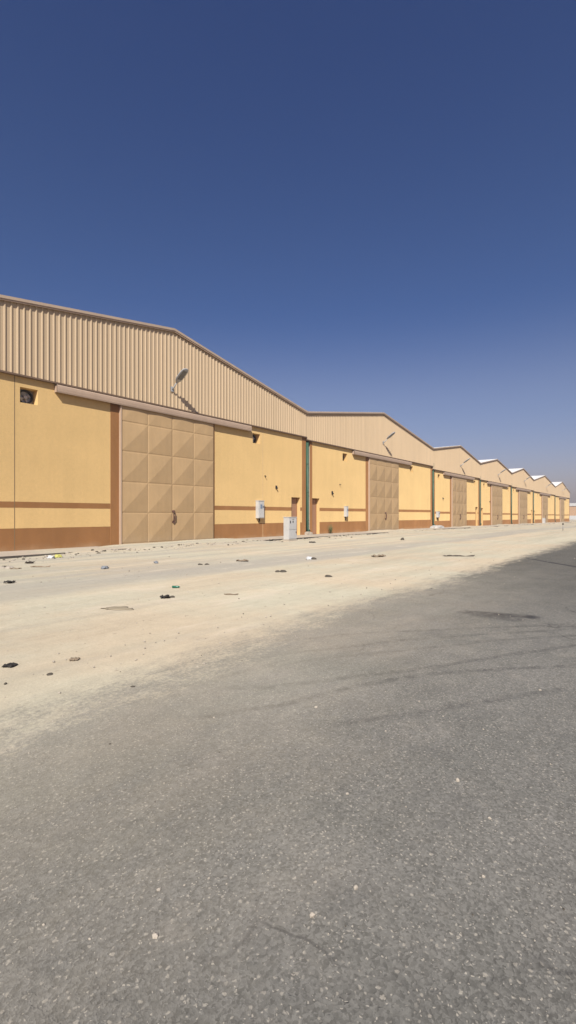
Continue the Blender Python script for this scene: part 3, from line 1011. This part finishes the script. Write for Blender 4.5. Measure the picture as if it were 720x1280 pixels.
put('stick', crumple(0.34, 0.06, 0.02, 0.2), 'card', 290, 743.5, 'thin brown stick on the pale sand left of the lone dark stone', 'stick', AL)
put('rag', crumple(0.5, 0.3, 0.05, 21.0), 'card', 303, 701.5, 'brown rag on grey sand below the nearest white meter box', 'litter', AL)
put('stick', crumple(1.5, 0.08, 0.05, 0.1), 'darkbrown', 576, 695.5, 'long thin plank on the sand edge beside the road', 'stick', AL - 0.02)
put('rag', crumple(0.6, 0.4, 0.08, 24.0), 'card', 473, 696, 'brown rag on grey sand before the second sliding door', 'litter', AL)
put('stone', ico_stone(0.02, 25), 'stone', 166, 859, 'tiny dark stone at the asphalt edge in the foreground', 'stone')
put('stone', ico_stone(0.022, 26), 'stone', 62, 843.5, 'tiny dark stone on the foreground sand below the cardboard scrap', 'stone')

# splash block below the rain pipe, weed, marker post
def blockmesh(wd, dp, h, seed):
    bm = bmesh.new()
    bmesh.ops.create_cube(bm, size=1)
    bmesh.ops.subdivide_edges(bm, edges=bm.edges[:], cuts=4, use_grid_fill=True)
    for v in bm.verts:
        v.co = Vector((v.co.x * wd, v.co.y * dp, (v.co.z + 0.5) * h * (1 - 0.35 * abs(v.co.x) * 2 * (v.co.z + 0.5))))
        v.co += Vector([0.04 * noise.noise(v.co * 5 + Vector((seed, k * 7, 0))) for k in range(3)])
    return mesh('concrete_block', bm)
o = link('concrete_block', blockmesh(1.5, 0.8, 0.42, 1), M['white'])
o.location = (T(540) + 0.1, D - 0.45, -0.12)
tag(o, 'white concrete lump under the green pipe between second and third warehouses', 'concrete block')
o = link('concrete_block', blockmesh(0.5, 0.35, 0.22, 3), M['conc'])
o.location = (T(383.6), D - 0.06, 0.04)
tag(o, 'small grey concrete lump under the first green pipe', 'concrete block')

def weed(x, y, h, label):
    e = empty('weed', (x, y, 0.03))
    tag(e, label, 'plant')
    bm = bmesh.new()
    lf = bmesh.new()
    rnd = random.Random(3)
    for k in range(26):
        a = rnd.uniform(0, 6.28); l = rnd.uniform(0.5, 1.0) * h; s = rnd.uniform(0.15, 0.6)
        tip = Vector((math.cos(a) * s * l, math.sin(a) * s * l * 0.6, l))
        tube(bm, [(0, 0, 0), tuple(tip * 0.5 + Vector((0, 0, 0.04))), tuple(tip)], [0.008, 0.006, 0.003], 5)
        for q in range(12):
            c = tip * rnd.uniform(0.3, 1.0) + Vector([rnd.gauss(0, 0.03) for _ in range(3)])
            u = Vector([rnd.gauss(0, 1) for _ in range(3)]).normalized()
            v = u.orthogonal().normalized()
            lw, ll = 0.012, 0.045
            quad(lf, [tuple(c), tuple(c + u * ll * .5 + v * lw), tuple(c + u * ll), tuple(c + u * ll * .5 - v * lw)])
    link('stem', mesh('stem', bm), paint('weed_stem', (0.16, 0.15, 0.07), 0.8, 0.2), e)
    link('leaves', mesh('leaves', lf), paint('weed_leaf', (0.10, 0.15, 0.05), 0.7, 0.3, 9), e)
weed(T(409.5), D - 0.22, 0.62, 'small green weed at the foot of the second warehouse wall')

p = G(703.7, 663)
e = empty('marker_post', (p.x, p.y, gh(p.x, p.y) - 0.02))
tag(e, 'thin dark marker post standing alone on the far sand by the road', 'post')
bm = bmesh.new()
tube(bm, [(0, 0, 0), (0, 0, 0.50)], 0.022, 10)
link('post', mesh('post', bm), M['grey'], e)
bm = bmesh.new()
tube(bm, [(0, 0, 0.501), (0, 0, 0.56), (0, 0, 0.62)], [0.05, 0.07, 0.03], 10)
link('post_cap', mesh('post_cap', bm), M['dark'], e)

# loose pebbles over sand and asphalt
bm = bmesh.new()
rnd = random.Random(11)
base_ico = bmesh.new()
bmesh.ops.create_icosphere(base_ico, subdivisions=1, radius=1.0)
bv = [v.co.copy() for v in base_ico.verts]
bf = [[v.index for v in f.verts] for f in base_ico.faces]
base_ico.free()
pv, pf, pm = [], [], []
for k in range(1500):
    d = 1.4 + 16 * rnd.random() ** 2.0
    a = rnd.uniform(-0.66, 0.66)
    x = d * CT + d * math.tan(a) * ST
    y = d * ST - d * math.tan(a) * CT
    if y > APRON_Y - 0.2 or y < -1.5: continue
    if y < 2.9 and rnd.random() < 0.9: continue
    s = rnd.choice((0.003, 0.003, 0.004, 0.004, 0.005, 0.006, 0.009)) * (1 + 0.05 * d)
    z = (0.004 if y < 4.27 else gh(x, y))
    o0 = len(pv)
    sx, sy, sz = s * rnd.uniform(.7, 1.4), s * rnd.uniform(.7, 1.4), s * rnd.uniform(.5, .9)
    for v in bv:
        j = 1 + rnd.uniform(-.2, .2)
        pv.append((x + v.x * sx * j, y + v.y * sy * j, z + sz * 0.4 + v.z * sz * j))
    mi = 0 if rnd.random() < 0.88 else 1
    for f in bf:
        pf.append([o0 + q for q in f]); pm.append(mi)
for k in range(900):                       # rubble gathered along the kerb
    x = rnd.uniform(5, 70) if k % 3 else rnd.uniform(5, 24)
    y = APRON_Y - 0.03 - abs(rnd.gauss(0, 0.55))
    s = rnd.choice((0.012, 0.015, 0.02, 0.03, 0.045))
    z = gh(x, y)
    o0 = len(pv)
    sx, sy, sz = s * rnd.uniform(.7, 1.6), s * rnd.uniform(.7, 1.4), s * rnd.uniform(.4, .8)
    for v in bv:
        j = 1 + rnd.uniform(-.25, .25)
        pv.append((x + v.x * sx * j, y + v.y * sy * j, z + sz * 0.4 + v.z * sz * j))
    mi = 0 if rnd.random() < 0.8 else 1
    for f in bf:
        pf.append([o0 + q for q in f]); pm.append(mi)
me = bpy.data.meshes.new('gravel')
me.from_pydata(pv, [], pf)
gv = link('gravel', me, [LIT['pale'], LIT['stone']])
for q, mi in zip(me.polygons, pm): q.material_index = mi
gv['kind'] = 'stuff'

# ------------------------------------------------------------------ dusty air
bm = bmesh.new()
box(bm, -1500, 1500, -1500, 1500, -1.5, 14.0)
hz = link('haze', mesh('haze', bm))
hm = bpy.data.materials.new('dusty_air')
hm.use_nodes = True
ht = hm.node_tree
for n_ in list(ht.nodes):
    if n_.type == 'BSDF_PRINCIPLED': ht.nodes.remove(n_)
hv = ht.nodes.new("ShaderNodeVolumePrincipled")
hv.inputs['Color'].default_value = (0.93, 0.90, 0.87, 1)
hv.inputs['Density'].default_value = 0.0013
hv.inputs['Anisotropy'].default_value = 0.2
ho = next(n_ for n_ in ht.nodes if n_.type == 'OUTPUT_MATERIAL')
ht.links.new(hv.outputs[0], ho.inputs['Volume'])
hz.data.materials.append(hm)
hz['kind'] = 'stuff'

# ------------------------------------------------------------------ distant low building and wall at the right edge
def place_cam(xpx, depth):
    xc = (xpx - 360.0) / F * depth
    return Vector((depth * CT + xc * ST, depth * ST - xc * CT, 0))
def far_box(name, pa, pb, dp, z0, z1, mat, parent, off=0.0):
    d = (pb - pa).normalized()
    n_ = Vector((-d.y, d.x, 0))
    bm = bmesh.new()
    A, B = pa - n_ * off, pb - n_ * off
    C, E_ = pb + n_ * dp, pa + n_ * dp
    lo = [bm.verts.new((p.x, p.y, z0)) for p in (A, B, C, E_)]
    hi = [bm.verts.new((p.x, p.y, z1)) for p in (A, B, C, E_)]
    bm.faces.new(lo[::-1]); bm.faces.new(hi)
    for k in range(4):
        bm.faces.new([lo[k], lo[(k + 1) % 4], hi[(k + 1) % 4], hi[k]])
    return link(name, mesh(name, bm), mat, parent)
pa, pb = place_cam(690, 210), place_cam(800, 200)
fb = empty('distant_building', (0, 0, 0))
tag(fb, 'long low brown building with white parapet on the horizon at the right edge', 'building')
far_box('wall', pa, pb, 25, -0.5, 5.0, paint('far_brown_wall', (0.50, 0.31, 0.17), 0.9, 0.1, 0.2), fb)
far_box('parapet', pa, pb, 25, 5.004, 6.3, M['white'], fb, 0.3)
fw = far_box('boundary_wall', place_cam(690, 170), place_cam(820, 160), 0.3, -0.6, 0.95, M['white'], None)
tag(fw, 'low white boundary wall far off before the distant brown building', 'wall')
